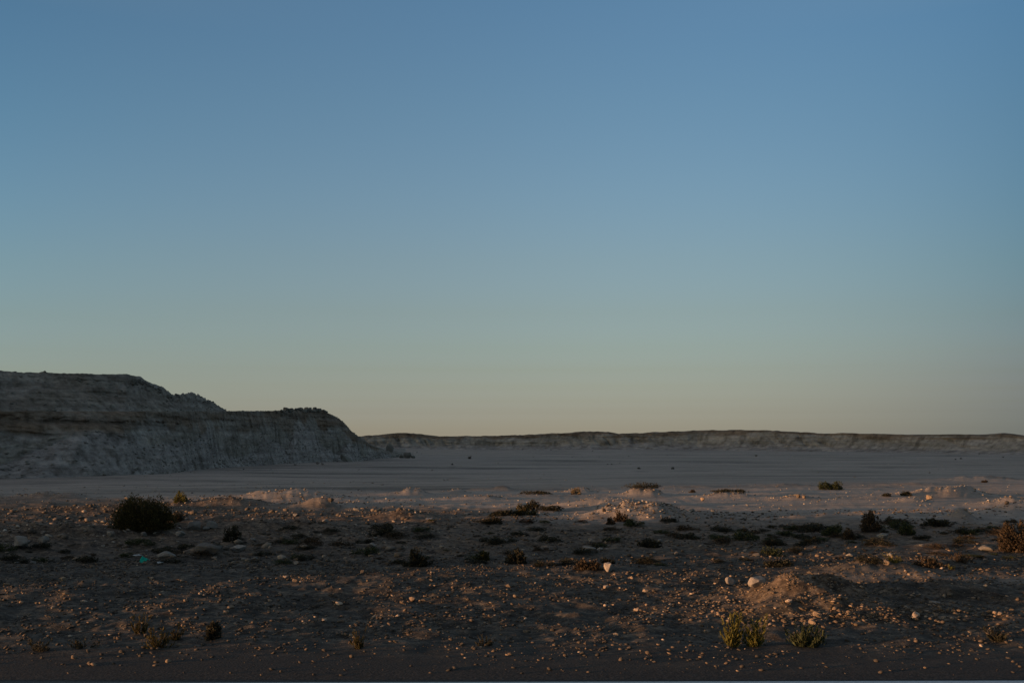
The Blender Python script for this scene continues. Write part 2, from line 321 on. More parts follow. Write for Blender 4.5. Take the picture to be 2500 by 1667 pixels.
grav = grav * (1 - np.exp(-((Xg - hx) / 1.1) ** 2 - ((Yg - hy) / 0.9) ** 2))
dark_streak = np.zeros_like(Xg)  # darker elongated patches on the quarry floor
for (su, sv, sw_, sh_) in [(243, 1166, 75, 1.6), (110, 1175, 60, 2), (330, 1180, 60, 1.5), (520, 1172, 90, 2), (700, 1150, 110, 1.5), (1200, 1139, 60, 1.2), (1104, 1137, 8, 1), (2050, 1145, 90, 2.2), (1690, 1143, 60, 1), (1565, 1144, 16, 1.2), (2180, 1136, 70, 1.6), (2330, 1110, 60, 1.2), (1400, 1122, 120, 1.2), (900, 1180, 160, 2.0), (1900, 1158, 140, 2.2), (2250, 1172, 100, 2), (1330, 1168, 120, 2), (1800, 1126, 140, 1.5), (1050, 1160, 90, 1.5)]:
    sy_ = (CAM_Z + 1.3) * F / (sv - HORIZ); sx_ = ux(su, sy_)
    dark_streak = np.maximum(dark_streak, np.exp(-((Xg - sx_) / (sw_ / F * sy_)) ** 2 - ((Yg - sy_ - 2.0 * fbm(Xg / 5, Yg * 0 + su, 3, 501)) / (sh_ * sy_ / (sv - HORIZ) * 0.8)) ** 2) * (0.75 + 0.5 * fbm(Xg / 2, Yg / 2, 3, 503)))
dark_streak = np.clip(dark_streak, 0, 1)
struct(mesh_np("ground", np.stack([Xg, Yg, Zg], -1).reshape(-1, 3), [faces], MG, smooth=True, attrs={"pale": palea, "gravel": grav, "dark_streak": dark_streak, "verge": 1 - ss(10.9, 13.4, Yg + 0.7 * fbm(Xg / 1.5, Yg / 0.6, 4, 131))}))

# road with its painted edge line
def strip(name, y0, y1, z, th, m, skew=0.0, x0=-400, x1=400):
    V = []
    for x in (x0, x1):
        for (y, zz) in ((y0, z), (y1, z), (y1, z - th), (y0, z - th)): V.append((x, y + skew * x, zz))
    V = np.array(V); Fq = np.array([[0, 1, 5, 4], [1, 2, 6, 5], [2, 3, 7, 6], [3, 0, 4, 7], [0, 3, 2, 1], [4, 5, 6, 7]])
    return struct(mesh_np(name, V, [Fq[:, ::-1]], m))
strip("road", -9, 10.73, 0.0, 0.09, MA, 0.0)
strip("edge_line", 10.5, 10.652, 0.006, 0.004, MW, 0.011, -30, 30)

# ------------------------------------------------------------------ quarry hill on the left
def build_hill():
    # per control point: base x, base y, inward dir, z of lower bench, z of top
    ctl = []
    def q(u, v): 
        y = (CAM_Z + 1.5) * F / (v - HORIZ); return ux(u, y), y
    prof = [  # u, v of foot, v of bench edge, v of crest
      (0, 1173, 1004, 915), (100, 1170, 1004, 913), (200, 1167, 1004, 914), (300, 1163, 1004, 915), (330, 1161, 1004, 926), (365, 1159, 1004, 942), (395, 1157, 1004, 954), (420, 1155, 1004, 966),
      (455, 1152, 1004, 961), (480, 1149, 1004, 965), (510, 1146, 1004, 980), (555, 1142, 1004, 1003), (670, 1134, 1003, 1002), (700, 1132, 1000, 997), (780, 1128, 1002, 1000), (810, 1127, 1013, 1012), (828, 1126, 1023, 1022), (842, 1125.5, 1036, 1035), (856, 1125, 1052, 1051), (872, 1124, 1065, 1064),
      (900, 1121, 1085, 1084), (940, 1118, 1100, 1100), (990, 1115, 1112, 1112)]
    for u, v, vb, vt in prof:
        x, y = q(u, v); D = (x, y); n_ = math.hypot(*D); d = (x / n_, y / n_)
        zb = CAM_Z + (HORIZ - vb) / F * (y + 7.5); zt = CAM_Z + (HORIZ - vt) / F * (y + 17)
        if vt - vb > -4: zt = CAM_Z + (HORIZ - vt) / F * (y + 9)
        ctl.append((x, y, d[0], d[1], zb, max(zt, zb)))
    x0, y0, dx, dy, zb, zt = ctl[0]
    pre = [(-260, 52, 0, 1, zb, zt + 2), (-120, 58, 0, 1, zb, zt + 2), (-76, 64, -0.35, 0.94, zb, zt + 1), (-62, 74, -0.8, 0.6, zb, zt), (-56.5, 88, -0.7, 0.71, zb, zt)]
    ctl = pre + ctl
    A = np.array(ctl)
    seg = np.concatenate([[0], np.cumsum(np.hypot(np.diff(A[:, 0]), np.diff(A[:, 1])))])
    S = np.concatenate([np.arange(0, seg[4], 0.9), np.arange(seg[4], seg[-1], 0.16)])
    P = [np.interp(S, seg, A[:, k]) for k in range(6)]
    # profile samples: parameter t inward (m), height fraction
    T = np.concatenate([np.linspace(-0.5, 4.6, 34), np.linspace(4.7, 8.2, 46), np.linspace(8.3, 11, 10), np.linspace(11.1, 17.5, 50), np.array([18, 19, 21, 25, 32, 45, 70, 110])])
    Sg, Tg = np.meshgrid(S, T, indexing='ij')
    g = lambda k: P[k][:, None] + 0 * Tg
    bx, by, dx, dy, zb, zt = [g(k) for k in range(6)]
    gz = -1.5
    hb = zb - gz
    tn = Tg + 0.9 * fbm(Sg / 7, Tg / 9, 3, 201)
    # talus height varies along the face
    tal = 0.42 + 0.30 * np.tanh(2.0 * fbm(Sg / 10, 0 * Tg + 3.3, 2, 211))
    f = np.where(tn < 4.6, tal * np.clip(tn / 4.6, -0.2, 1) ** 0.9 if False else tal * np.clip(tn / 4.6, 0, 1), 0)
    k2 = np.clip((tn - 4.6) / 3.6, 0, 1)
    f = np.where(tn >= 4.6, tal + (1 - tal) * (k2 ** 0.85), f)
    z = gz - 0.15 + (hb + 0.15) * f
    up = np.clip((Tg - 11) / 6.4, 0, 1)
    z = z + (zt - zb) * (up ** 0.9)
    # gully rills, ledges and rubble
    cl = ss(0, 1, np.clip(1 - np.abs((f - 0.80) / 0.30), 0, 1)) * (Tg < 9.5) * ss(0.0, 0.25, f - tal)
    cu = np.clip(1 - np.abs(up - 0.5) * 2, 0, 1) * np.clip((zt - zb) / 2, 0, 1)
    slant = Sg + 0.35 * z
    rill = 0.5 * (1 - np.abs(fbm(slant / 1.9, z / 9, 3, 221)) * 2) ** 2 + 1.3 * (1 - np.abs(fbm((Sg + 0.6 * z) / 5.5, z / 16, 3, 223)) * 2) ** 2
    big = fbm(Sg / 6.0, z / 7, 3, 231)
    led = fbm(Sg / 11, z / 0.45, 2, 241)
    fine = fbm(Sg / 0.7, z / 0.5 + Tg / 0.7, 3, 251)
    inw = (cl + cu) * (0.35 * rill + 0.9 * big + 0.6 * led) + 0.24 * fine + 0.35 * fbm(Sg / 1.6, z / 0.5, 3, 255) * (Tg < 9)
    nose = np.clip(hb / 4, 0.05, 1)
    inw = inw * nose
    talm = (1 - ss(0.9, 1.15, f / np.maximum(tal, 0.05))) 
    z = z + nose * (0.10 * fine * np.where(Tg < 0.3, 0, 1) + talm * ss(0, 1.5, tn) * 0.25 * fbm(Sg / 2.5, Tg / 2, 3, 261) + ss(10, 16, Tg) * np.clip((zt - zb) / 2, 0, 1) * 0.13 * fbm(Sg / 3, Tg / 3, 4, 271) + ss(12, 15, Tg) * np.clip((zt - zb) / 1.5, 0, 1) * np.clip((5.2 - (zt - zb)) / 1.0, 0, 1) * (0.55 * np.abs(fbm(Sg / 1.6, Tg / 1.2, 4, 275)) + 0.5 * fbm(Sg / 5, Tg / 4, 2, 277)))
    back = ss(40, 110, Tg); z = z * (1 - back) + (z * 0.3) * back
    X = bx + dx * (Tg + inw); Y = by + dy * (Tg + inw)
    V = np.stack([X, Y, z], -1)
    nr, nc = z.shape; idx = np.arange(nr * nc).reshape(nr, nc)
    Fq = np.stack([idx[:-1, :-1], idx[:-1, 1:], idx[1:, 1:], idx[1:, :-1]], -1).reshape(-1, 4)
    brown = np.clip(ss(0.62, 0.82, f + 0.34 * fbm((Sg + 0.5 * z) / 3.2, z / 6, 4, 281)) * (Tg < 9.5) * (0.75 + 0.6 * fbm(Sg / 8, z, 2, 291)) + 0.4 * ss(9, 12, Tg) * np.clip(0.4 + fbm(Sg / 5, z / 2, 3, 295), 0, 1), 0, 1)
    talus = np.clip(talm + 0.5 * fbm(Sg / 5, z / 1.2, 3, 297) * (talm > 0.05), 0, 1)
    o = struct(mesh_np("quarry_hill", V.reshape(-1, 3), [Fq[:, ::-1]], MC, attrs={"brown": brown, "talus": talus}))
    return V, S, T
HV, HS, HT = build_hill()

# ------------------------------------------------------------------ far ridge
def build_ridge():
    top = [(-400, 1060), (700, 1066), (872, 1066), (962, 1058), (1010, 1058), (1074, 1066), (1222, 1064), (1300, 1061), (1382, 1058), (1424, 1053), (1483, 1054), (1510, 1059), (1594, 1055.5), (1700, 1052), (1807, 1050), (1892, 1052), (1950, 1056.5), (2020, 1058), (2130, 1058), (2232, 1062), (2300, 1061), (2392, 1061.5), (2445, 1058), (2475, 1060), (2520, 1064), (2700, 1060), (3400, 1050)]
    base = [(-400, 1097), (1200, 1097), (1700, 1098), (2000, 1101), (2300, 1106), (2500, 1110), (2700, 1114), (3400, 1122)]
    U = np.arange(-400, 3400, 1.6)
    vt = np.interp(U, [p[0] for p in top], [p[1] for p in top]); vb = np.interp(U, [p[0] for p in base], [p[1] for p in base])
    Y0 = (CAM_Z + 1.5) * F / (vb - HORIZ)
    T = np.concatenate([np.linspace(-1, 16, 44), [18, 24, 50, 120, 400]])
    Ug, Tg = np.meshgrid(U, T, indexing='ij')
    Y0g = Y0[:, None] + 0 * Tg; vg = vt[:, None] + 0 * Tg
    zt = CAM_Z + (HORIZ - vg) / F * (Y0g + 16)
    X0 = (Ug - U0) / F * Y0g
    wob = 5 * fbm(X0 / 45, 0 * Tg, 3, 301)
    prof = np.clip((Tg - 0.0) / 15.5, 0, 1)
    prof = 0.36 * prof + 0.64 * ss(0.5, 1.0, prof)
    z = -1.8 + (zt + 1.8) * prof
    rill = (1 - np.abs(fbm(X0 / 5 + z * 0.15, z / 14, 3, 311)) * 2) ** 2
    m = np.clip(1 - np.abs(prof - 0.55) * 1.9, 0, 1)
    d = wob + m * (2.2 * rill * np.clip(0.45 + 1.2 * fbm(X0 / 40, z / 9, 2, 322), 0, 1) + 2.8 * fbm(X0 / 16, z / 6, 4, 321) + 1.1 * fbm(X0 / 60, z / 0.9, 2, 325)) + 0.4 * fbm(X0 / 1.8, z / 1.5, 2, 331)
    z = z + (0.45 * fbm(X0 / 4, Tg / 3, 5, 341) + 0.12 * np.abs(fbm(X0 / 9, Tg / 9, 2, 343))) * (prof > 0.03)
    Y = Y0g + Tg + d; X = (Ug - U0) / F * Y
    nr, nc = z.shape; idx = np.arange(nr * nc).reshape(nr, nc)
    Fq = np.stack([idx[:-1, :-1], idx[:-1, 1:], idx[1:, 1:], idx[1:, :-1]], -1).reshape(-1, 4)
    brown = np.clip(ss(0.74, 0.95, prof + 0.22 * fbm(X0 / 9, z, 4, 351)) * 1.25, 0, 1)
    talus = 1 - ss(0.1, 0.4, prof + 0.15 * fbm(X0 / 18, z / 2, 3, 361))
    struct(mesh_np("distant_ridge", np.stack([X, Y, z], -1).reshape(-1, 3), [Fq[:, ::-1]], MR, attrs={"brown": brown, "talus": talus}))
build_ridge()

# ------------------------------------------------------------------ rocks
def ico(sub):
    import bmesh
    bm = bmesh.new(); bmesh.ops.create_icosphere(bm, subdivisions=sub, radius=1)
    V = np.array([v.co[:] for v in bm.verts]); Fc = np.array([[v.index for v in f.verts] for f in bm.faces]); bm.free()
    return V, Fc
def rock_np(seed, sub=3, flat=0.6, cuts=9, soft=0.12):
    r = np.random.default_rng(seed); V, Fc = ico(sub); V = V.copy()
    for k in range(cuts):
        n = r.normal(size=3); n /= np.linalg.norm(n); d = r.uniform(0.5, 0.85)
        p = V @ n; V -= np.outer(np.clip(p - d, 0, None), n)
    nz = fbm(V[:, 0] * 1.7 + seed, V[:, 1] * 1.7 + V[:, 2] * 1.3, 3, seed)
    V *= (1 + soft * nz)[:, None]
    V *= np.array([r.uniform(0.85, 1.1), r.uniform(0.7, 1.0), flat * r.uniform(0.85, 1.15)])
    V /= (V[:, 0].max() - V[:, 0].min()) / 2
    return V, Fc
PROTO = [rock_np(s, 3, random.uniform(0.5, 0.75), 15, 0.10) for s in range(1, 11)]
LOW = [rock_np(s, 1, random.uniform(0.28, 0.55), 7, 0.03) for s in range(20, 28)]

def scatter(name, pts, sizes, m, protos, sink=0.30):
    Vs, Fs = [], []; off = 0
    n_ = len(pts); which = rng.integers(0, len(protos), n_)
    for k, (V, Fc) in enumerate(protos):
        ii = np.where(which == k)[0]
        if not len(ii): continue
        a = rng.uniform(0, 2 * np.pi, len(ii)); s = sizes[ii]
        tl = rng.normal(0, 0.2, len(ii))
        c, sn = np.cos(a)[:, None], np.sin(a)[:, None]
        X = V[None, :, 0] * c - V[None, :, 1] * sn; Y = V[None, :, 0] * sn + V[None, :, 1] * c
        Z = V[None, :, 2] + X * tl[:, None]
        hz_ = (V[:, 2].max())
        P = np.stack([X * s[:, None], Y * s[:, None], Z * s[:, None]], -1) + pts[ii][:, None, :]
        P[:, :, 2] += (hz_ * (1 - 2 * sink) * s)[:, None]
        Vs.append(P.reshape(-1, 3))
        Fs.append((Fc[None] + (np.arange(len(ii)) * len(V))[:, None, None] + off).reshape(-1, 3)); off += len(ii) * len(V)
    o = mesh_np(name, np.concatenate(Vs), [np.concatenate(Fs)], m)
    o['kind'] = 'stuff'; return o
def field(n_, y0, y1, smin, smax, power=2.5, seed=0, clump=None):
    y = np.sqrt(rng.uniform(y0 ** 2, y1 ** 2, n_ * 2)); x = rng.uniform(-0.6, 0.6, n_ * 2) * y
    if clump:
        p = fbm(x / clump[0], y / clump[0], 3, clump[1]); keep = rng.uniform(-0.5, 0.5, len(p)) < p + clump[2]; x, y = x[keep], y[keep]
    x, y = x[:n_], y[:n_]
    s = smin + (smax - smin) * rng.uniform(0, 1, len(x)) ** power
    return np.stack([x, y, hz(x, y)], -1), s
P1, S1 = field(36000, 11.0, 21.5, 0.006, 0.038, 4.2, clump=(0.9, 405, 0.12))
P2, S2 = field(17000, 20.5, 36, 0.009, 0.06, 4.5, clump=(2.5, 401, 0.05))
hx_, hy_ = BUMPS[0][0], BUMPS[0][1]
q1 = rng.normal(0, 1, (1500, 2)) * np.array([0.72, 0.42]) + np.array([hx_ + 0.25, hy_ - 0.2])
PH = np.stack([q1[:, 0], q1[:, 1], hz(q1[:, 0], q1[:, 1])], -1); SH = 0.005 + 0.03 * rng.uniform(0, 1, 1500) ** 6
for (bu, by_, r_) in ((2130, 14.4, 0.5), (2240, 14.8, 0.35), (1960, 14.2, 0.6), (2040, 14.5, 0.5), (2350, 14.9, 0.45), (1790, 14.6, 0.4)):
    q1 = rng.normal(0, 1, (130, 2)) * np.array([r_, 0.22]) + np.array([ux(bu, by_), by_])
    PH = np.concatenate([PH, np.stack([q1[:, 0], q1[:, 1], hz(q1[:, 0], q1[:, 1])], -1)]); SH = np.concatenate([SH, 0.01 + 0.035 * rng.uniform(0, 1, 130) ** 2])
o = scatter("heap_stones", PH, SH, stonemat("tan_stones", [(0.0, (0.075, 0.055, 0.037)), (0.7, (0.13, 0.095, 0.065)), (1.0, (0.30, 0.22, 0.155))]), LOW); tag(o, "tan rubble covering the sunlit gravel heap by the road", "gravel")
m2 = 1500
xb = rng.uniform(-0.56, -0.10, m2); yb_ = rng.uniform(21.5, 37, m2); xb = xb * yb_
kb = fbm(xb / 1.6, yb_ / 1.6, 3, 431) > -0.12; xb, yb_ = xb[kb], yb_[kb]
P5 = np.stack([xb, yb_, hz(xb, yb_)], -1); S5 = 0.025 + 0.10 * rng.uniform(0, 1, len(xb)) ** 3
xb = rng.normal(ux(640, 41), 3.2, 1500); yb_ = rng.normal(40.5, 2.4, 1500); P6 = np.stack([xb, yb_, hz(xb, yb_)], -1); S6 = 0.012 + 0.05 * rng.uniform(0, 1, 1500) ** 4
o = scatter("rubble", np.concatenate([P5, P6]), np.concatenate([S5, S6]), stonemat("earthy_rubble", [(0.0, (0.07, 0.055, 0.042)), (0.7, (0.115, 0.092, 0.072)), (0.95, (0.20, 0.16, 0.125)), (1.0, (0.34, 0.28, 0.22))]), LOW, 0.3); tag(o, "brown earthy rubble around the big round bush and on the sunlit rise behind it", "rubble")
kp = rng.uniform(10.8, 13.4, len(P1)) < P1[:, 1]; P1, S1 = P1[kp], S1[kp]
pts = np.concatenate([P1, P2]); 
o = scatter("gravel", pts, np.concatenate([S1, S2]), MS_mix, LOW); tag(o, "dark stony gravel covering the roadside ground", "gravel")
P3, S3 = field(9500, 33, 58, 0.009, 0.06, 7, clump=(2.0, 411, -0.08))
kp = rng.uniform(40, 62, len(P3)) > P3[:, 1]; P3, S3 = P3[kp], S3[kp]
P4, S4 = field(3500, 58, 400, 0.04, 0.17, 5.0, clump=(20, 421, 0.0))
# extra stones strewn over the heaps
ex = []
for (bx, by, H, sl, sw, tail, turn) in BUMPS[:-2]:
    k = int(80 * sl * sw + 25) + (650 if abs(by - 33.4) < 0.01 else 0)
    dx = rng.normal(0, 0.7, k); dx = np.where(dx > 0, dx * tail, dx) * sl; dy = rng.normal(0, 0.7, k) * sw
    c_, s__ = math.cos(R(turn)), math.sin(R(turn)); x = bx + c_ * dx - s__ * dy; y = by + s__ * dx + c_ * dy
    if 24 < by < 50: ex.append(np.stack([x, y, hz(x, y)], -1))
ex = np.concatenate(ex); SE = 0.014 + 0.05 * rng.uniform(0, 1, len(ex)) ** 3
o = scatter("chalk_gravel", np.concatenate([P3, P4, ex]), np.concatenate([S3, S4, SE]), MS_pale, LOW); tag(o, "pale chalk gravel strewn over the quarry floor", "gravel")
# rubble on the quarry hill: small stones at its foot and on its slopes
ii = rng.integers(0, len(HS), 9500); jj = np.concatenate([rng.integers(1, 40, 6000), rng.integers(84, 140, 3500)])
ok = HS[ii] > 40; ii, jj = ii[ok], jj[ok]
pp = HV[ii, jj]; o = scatter("hill_rubble", pp, 0.035 + 0.22 * rng.uniform(0, 1, len(pp)) ** 6, MS_cliff, LOW, 0.45); tag(o, "small rubble lying on the slopes of the quarry hill", "rubble")

ROCKME = {}
def rockmesh(k, m, name="rock"):
    key = (k, m.name, name)
    if key not in ROCKME:
        V, Fc = PROTO[k]; me = bpy.data.meshes.new(name); me.from_pydata([tuple(v) for v in V], [], [tuple(int(i) for i in f) for f in Fc])
        me.materials.append(m); me.update(); ROCKME[key] = me
    return ROCKME[key]
def place_rock(name, P, w, h, k, m, label, cat, group=None, rz=None, rx=0, ry=0, dep=None, sink=0.15):
    me = rockmesh(k, m, name)
    zs = PROTO[k][0][:, 2]; zh = zs.max() - zs.min()
    o = bpy.data.objects.new(name, me); COL.objects.link(o)
    o.scale = (w / 2, (dep or w * 0.8) / 2, h / zh)
    o.rotation_euler = (rx, ry, rng.uniform(-0.5, 0.5) if rz is None else rz)
    o.location = (P[0], P[1], P[2] - zs.min() * h / zh - sink * h)
    tag(o, label, cat, group); return o
# rocks one can point to: u, v of foot, width, height px, proto, material, name, label
NAMED = [
 (1851, 1432, 44, 25, 1, MS_white, "boulder", "large smooth pinkish white boulder at the left foot of the sunlit gravel heap"),
 (1783, 1427, 26, 20, 2, MS_white, "boulder", "smaller pale stone left of the large white boulder beside the gravel heap"),
 (1485, 1394, 24, 22, 3, MS_white, "boulder", "round whitish stone standing alone against a low brown bush in the shaded band"),
 (1435, 1345, 34, 12, 4, MS_white, "rock", "long flat pale rock lying in the shaded middle ground"),
 (1465, 1344, 17, 9, 5, MS_white, "rock", "small pale rock touching the right end of the long flat rock"),
 (905, 1334, 20, 11, 6, MS_white, "rock", "pale wedge shaped rock left of centre in the shaded band"),
 (1078, 1337, 13, 7, 7, MS_white, "rock", "small pale pebble like rock near the centre of the shaded band"),
 (1237, 1324, 14, 9, 8, MS_grey, "rock", "small grey rock in the shaded band above the centre of the gravel strip"),
 (1441, 1324, 12, 10, 9, MS_white, "rock", "little pale rock just behind the long flat rock"),
 (2279, 1473, 26, 8, 0, MS_white, "rock", "thin flat cream coloured stone right of the sunlit heap"),
 (2237, 1511, 26, 16, 1, MS_ind, "boulder", "orange lit stone on the dark gravel below the thin flat stone"),
 (1996, 1506, 22, 14, 2, MS_ind, "boulder", "orange pink rounded stone at the right foot of the sunlit heap"),
 (2276, 1380, 24, 26, 3, MS_ind, "boulder", "upright orange boulder glowing beside a dry bush on the right"),
 (2163, 1378, 16, 12, 4, MS_ind, "rock", "small rosy stone well left of the upright orange boulder"),
 (2156, 1312, 30, 12, 5, MS_grey, "rock", "low grey rock just right below the reddish topped bush"),
 (2402, 1345, 34, 14, 6, MS_grey, "rock", "greyish broken rock left of the large brown bush at the right edge"),
 (1948, 1216, 11, 10, 7, MS_ind, "rock", "left one of two small orange lit rocks on the pale flat"),
 (1963, 1216, 11, 9, 8, MS_ind, "rock", "right one of two small orange lit rocks on the pale flat"),
 (1715, 1222, 12, 9, 9, MS_ind, "rock", "single small orange lit rock right of the middle heap"),
 (2268, 1219, 16, 12, 0, MS_ind, "rock", "orange lit rock at the left end of the long sunlit bank"),
 (2459, 1231, 12, 8, 1, MS_ind, "rock", "lone pale rock on the shaded slope at the far right of the flat"),
 (1475, 1250, 12, 10, 2, MS_ind, "rock", "small pale rock at the left foot of the middle sunlit heap"),
 (1368, 1246, 7, 6, 3, MS_white, "rock", "tiny white rock beside the dark low bushes at mid distance"),
 (506, 1352, 62, 26, 4, MS_grey, "boulder", "large half buried grey boulder below and right of the big round bush"),
 (583, 1343, 44, 15, 5, MS_white, "rock", "whitish flat rock right of the large half buried boulder"),
 (400, 1361, 46, 16, 6, MS_grey, "rock", "low grey slab just right above the turquoise scrap"),
 (270, 1310, 20, 15, 7, MS_grey, "rock", "left one of two grey rocks in front of the big round bush"),
 (350, 1310, 15, 12, 8, MS_grey, "rock", "right one of two grey rocks in front of the big round bush"),
 (107, 1328, 26, 22, 9, MS_grey, "boulder", "upright grey boulder standing near the left edge"),
 (52, 1336, 46, 30, 0, MS_grey, "boulder", "broad grey boulder closest to the left edge"),
 (478, 1292, 34, 22, 1, MS_grey, "boulder", "brown grey boulder to the right of the big round bush"),
 (518, 1290, 28, 18, 2, MS_grey, "boulder", "rounded brown boulder behind the tuft right of the big bush"),
 (438, 1310, 24, 14, 3, MS_grey, "rock", "grey rock between the big round bush and the half buried boulder"),
 (309, 1219, 9, 7, 4, MS_ind, "rock", "left one of two pinkish rocks on the flat above the big round bush"),
 (325, 1219, 9, 6, 5, MS_ind, "rock", "right one of two pinkish rocks on the flat above the big round bush"),
 (507, 1240, 10, 8, 6, MS_ind, "rock", "orange lit rock right of the small yellow green bush"),
 (807, 1226, 14, 10, 7, MS_ind, "rock", "bright orange rock on the sunlit rise left of centre"),
 (153, 1417, 16, 10, 8, MS_ind, "rock", "cream stone near the left edge of the roadside gravel"),
 (1007, 1468, 20, 13, 9, MS_ind, "rock", "bright orange stone alone near the centre of the roadside gravel"),
 (827, 1478, 20, 9, 0, MS_ind, "rock", "orange stone left of the bright central stone on the roadside gravel"),
 (553, 1497, 15, 9, 1, MS_ind, "rock", "cream stone in the lower left gravel above the fine dark verge"),
 (722, 1420, 16, 8, 2, MS_ind, "rock", "warm pale stone at the upper edge of the gravel left of centre"),
 (1846, 1114, 7, 5, 3, MS_grey, "rock", "dark rock standing alone far out on the quarry floor"),
]
for (u, v, w, h, k, m, nm, lab) in NAMED:
    P = ground_pt(u, v); place_rock(nm, P, px(w, P.y), px(h, P.y) * 1.1, k, m, lab, "boulder" if nm == "boulder" else "rock")
# loose stones in the roadside gravel
k = 0
while k < 150:
    u = rng.uniform(-20, 2520); v = rng.uniform(1392, 1555)
    P = ground_pt(u, v); w = px(6 + 13 * rng.uniform() ** 2.2, P.y)
    place_rock("stone", P, w, w * rng.uniform(0.35, 0.65), int(rng.integers(0, 10)), MS_ind, "loose stone lying among the dark gravel beside the road", "stone", "loose stones lying in the roadside gravel", rz=rng.uniform(0, 6), sink=0.25)
    k += 1
for k in range(70):
    u = rng.uniform(0, 2500); v = rng.uniform(1240, 1385)
    P = ground_pt(u, v); w = px(rng.uniform(7, 20), P.y)
    place_rock("stone", P, w, w * rng.uniform(0.35, 0.6), int(rng.integers(0, 10)), MS_grey, "grey stone lying on the shaded scrubby ground behind the gravel strip", "stone", "grey stones on the shaded scrubby ground", rz=rng.uniform(0, 6), sink=0.3)
# fallen blocks on the hill's two broken crests and at its foot
def hill_pt(u, tidx):
    X, Y, Z = HV[:, tidx, 0], HV[:, tidx, 1], HV[:, tidx, 2]
    uu = U0 + X / np.maximum(Y, 1) * F; uu = np.where(HS > 150 * 0, uu, 1e9); i = int(np.argmin(np.abs(uu - u) + (Y < 80) * 1e6)); return Vector((X[i], Y[i], Z[i]))
t_b = int(np.argmin(np.abs(HT - 8.4))); t_u = int(np.argmin(np.abs(HT - 16.2)))
for k in range(46):
    u = rng.uniform(672, 800) if k > 7 else rng.uniform(725, 790); P = hill_pt(u, t_b + int(rng.integers(-3, 3)))
    w = px(rng.uniform(7, 15) + (6 if k < 8 else 0), P.y)
    place_rock("boulder", P, w, w * rng.uniform(0.45, 0.8), int(rng.integers(0, 10)), MS_cliff, "jagged block piled on the right hand crest of the quarry hill", "boulder", "blocks piled on the right hand crest of the hill", rz=rng.uniform(0, 6), sink=0.3)
for k in range(40):
    u = rng.uniform(322, 420); P = hill_pt(u, t_u + int(rng.integers(-6, 2)))
    w = px(rng.uniform(6, 15), P.y)
    place_rock("boulder", P, w, w * rng.uniform(0.5, 0.85), int(rng.integers(0, 10)), MS_cliff, "jagged block on the broken upper shoulder of the quarry hill", "boulder", "blocks on the upper shoulder of the hill", rz=rng.uniform(0, 6), sink=0.3)
for k in range(16):
    u = rng.uniform(440, 540); P = hill_pt(u, t_u + int(rng.integers(-6, 2)))
    w = px(rng.uniform(3, 7), P.y)
    place_rock("boulder", P, w, w * rng.uniform(0.5, 0.85), int(rng.integers(0, 10)), MS_cliff, "small block on the second hump of the quarry hill", "boulder", "blocks on the second hump of the hill", rz=rng.uniform(0, 6), sink=0.3)
TOE = [(845, 1124, 40, 16, 0.5, "mound like slab at the hill foot farthest left of the fallen slabs"), (873, 1119, 32, 14, 0.5, "tilted slab leaning on the hill foot left of the two largest slabs"), (900, 1118, 40, 20, 0.6, "long tilted slab with dark underside below the hill nose"), (925, 1114, 44, 24, 0.65, "longest tilted slab at the hill nose left of the pointed rock"),
       (950, 1112, 19, 24, 0.12, "sharp pointed rock standing upright off the hill nose"), (962, 1114, 26, 10, 0.1, "low rock at the right foot of the pointed rock"), (979, 1116, 12, 8, 0.0, "small dark rock between the pointed rock and the last mound"), (994, 1117, 22, 13, 0.0, "rounded rock pile block near the end of the fallen rocks"), (1008, 1117, 12, 6, 0.0, "last low rock at the right end of the fallen rocks"),
       (776, 1131, 10, 6, 0.0, "left one of two pale boulders at the foot of the quarry hill"), (788, 1132, 8, 5, 0.0, "right one of two pale boulders at the foot of the quarry hill"), (722, 1133, 7, 4, 0.0, "small pale rock at the foot of the hill left of the two pale boulders")]
for i, (u, v, w, h, tilt, lab) in enumerate(TOE):
    y = (CAM_Z + 1.5) * F / (v - HORIZ) - 8; P = Vector((ux(u, y), y, zat(ux(u, y), y)))
    pt = lab.startswith("sharp")
    place_rock("boulder", P, px(w, y) * (1.0 if not pt else 1), px(h, y) * (1.55 if pt else 1.0 if tilt else 1.3), i % 10, MS_cliff if i < 9 else MS_white, lab, "boulder", rz=rng.uniform(-0.3, 0.3), ry=tilt, sink=0.15, dep=px(w, y) * 0.7)

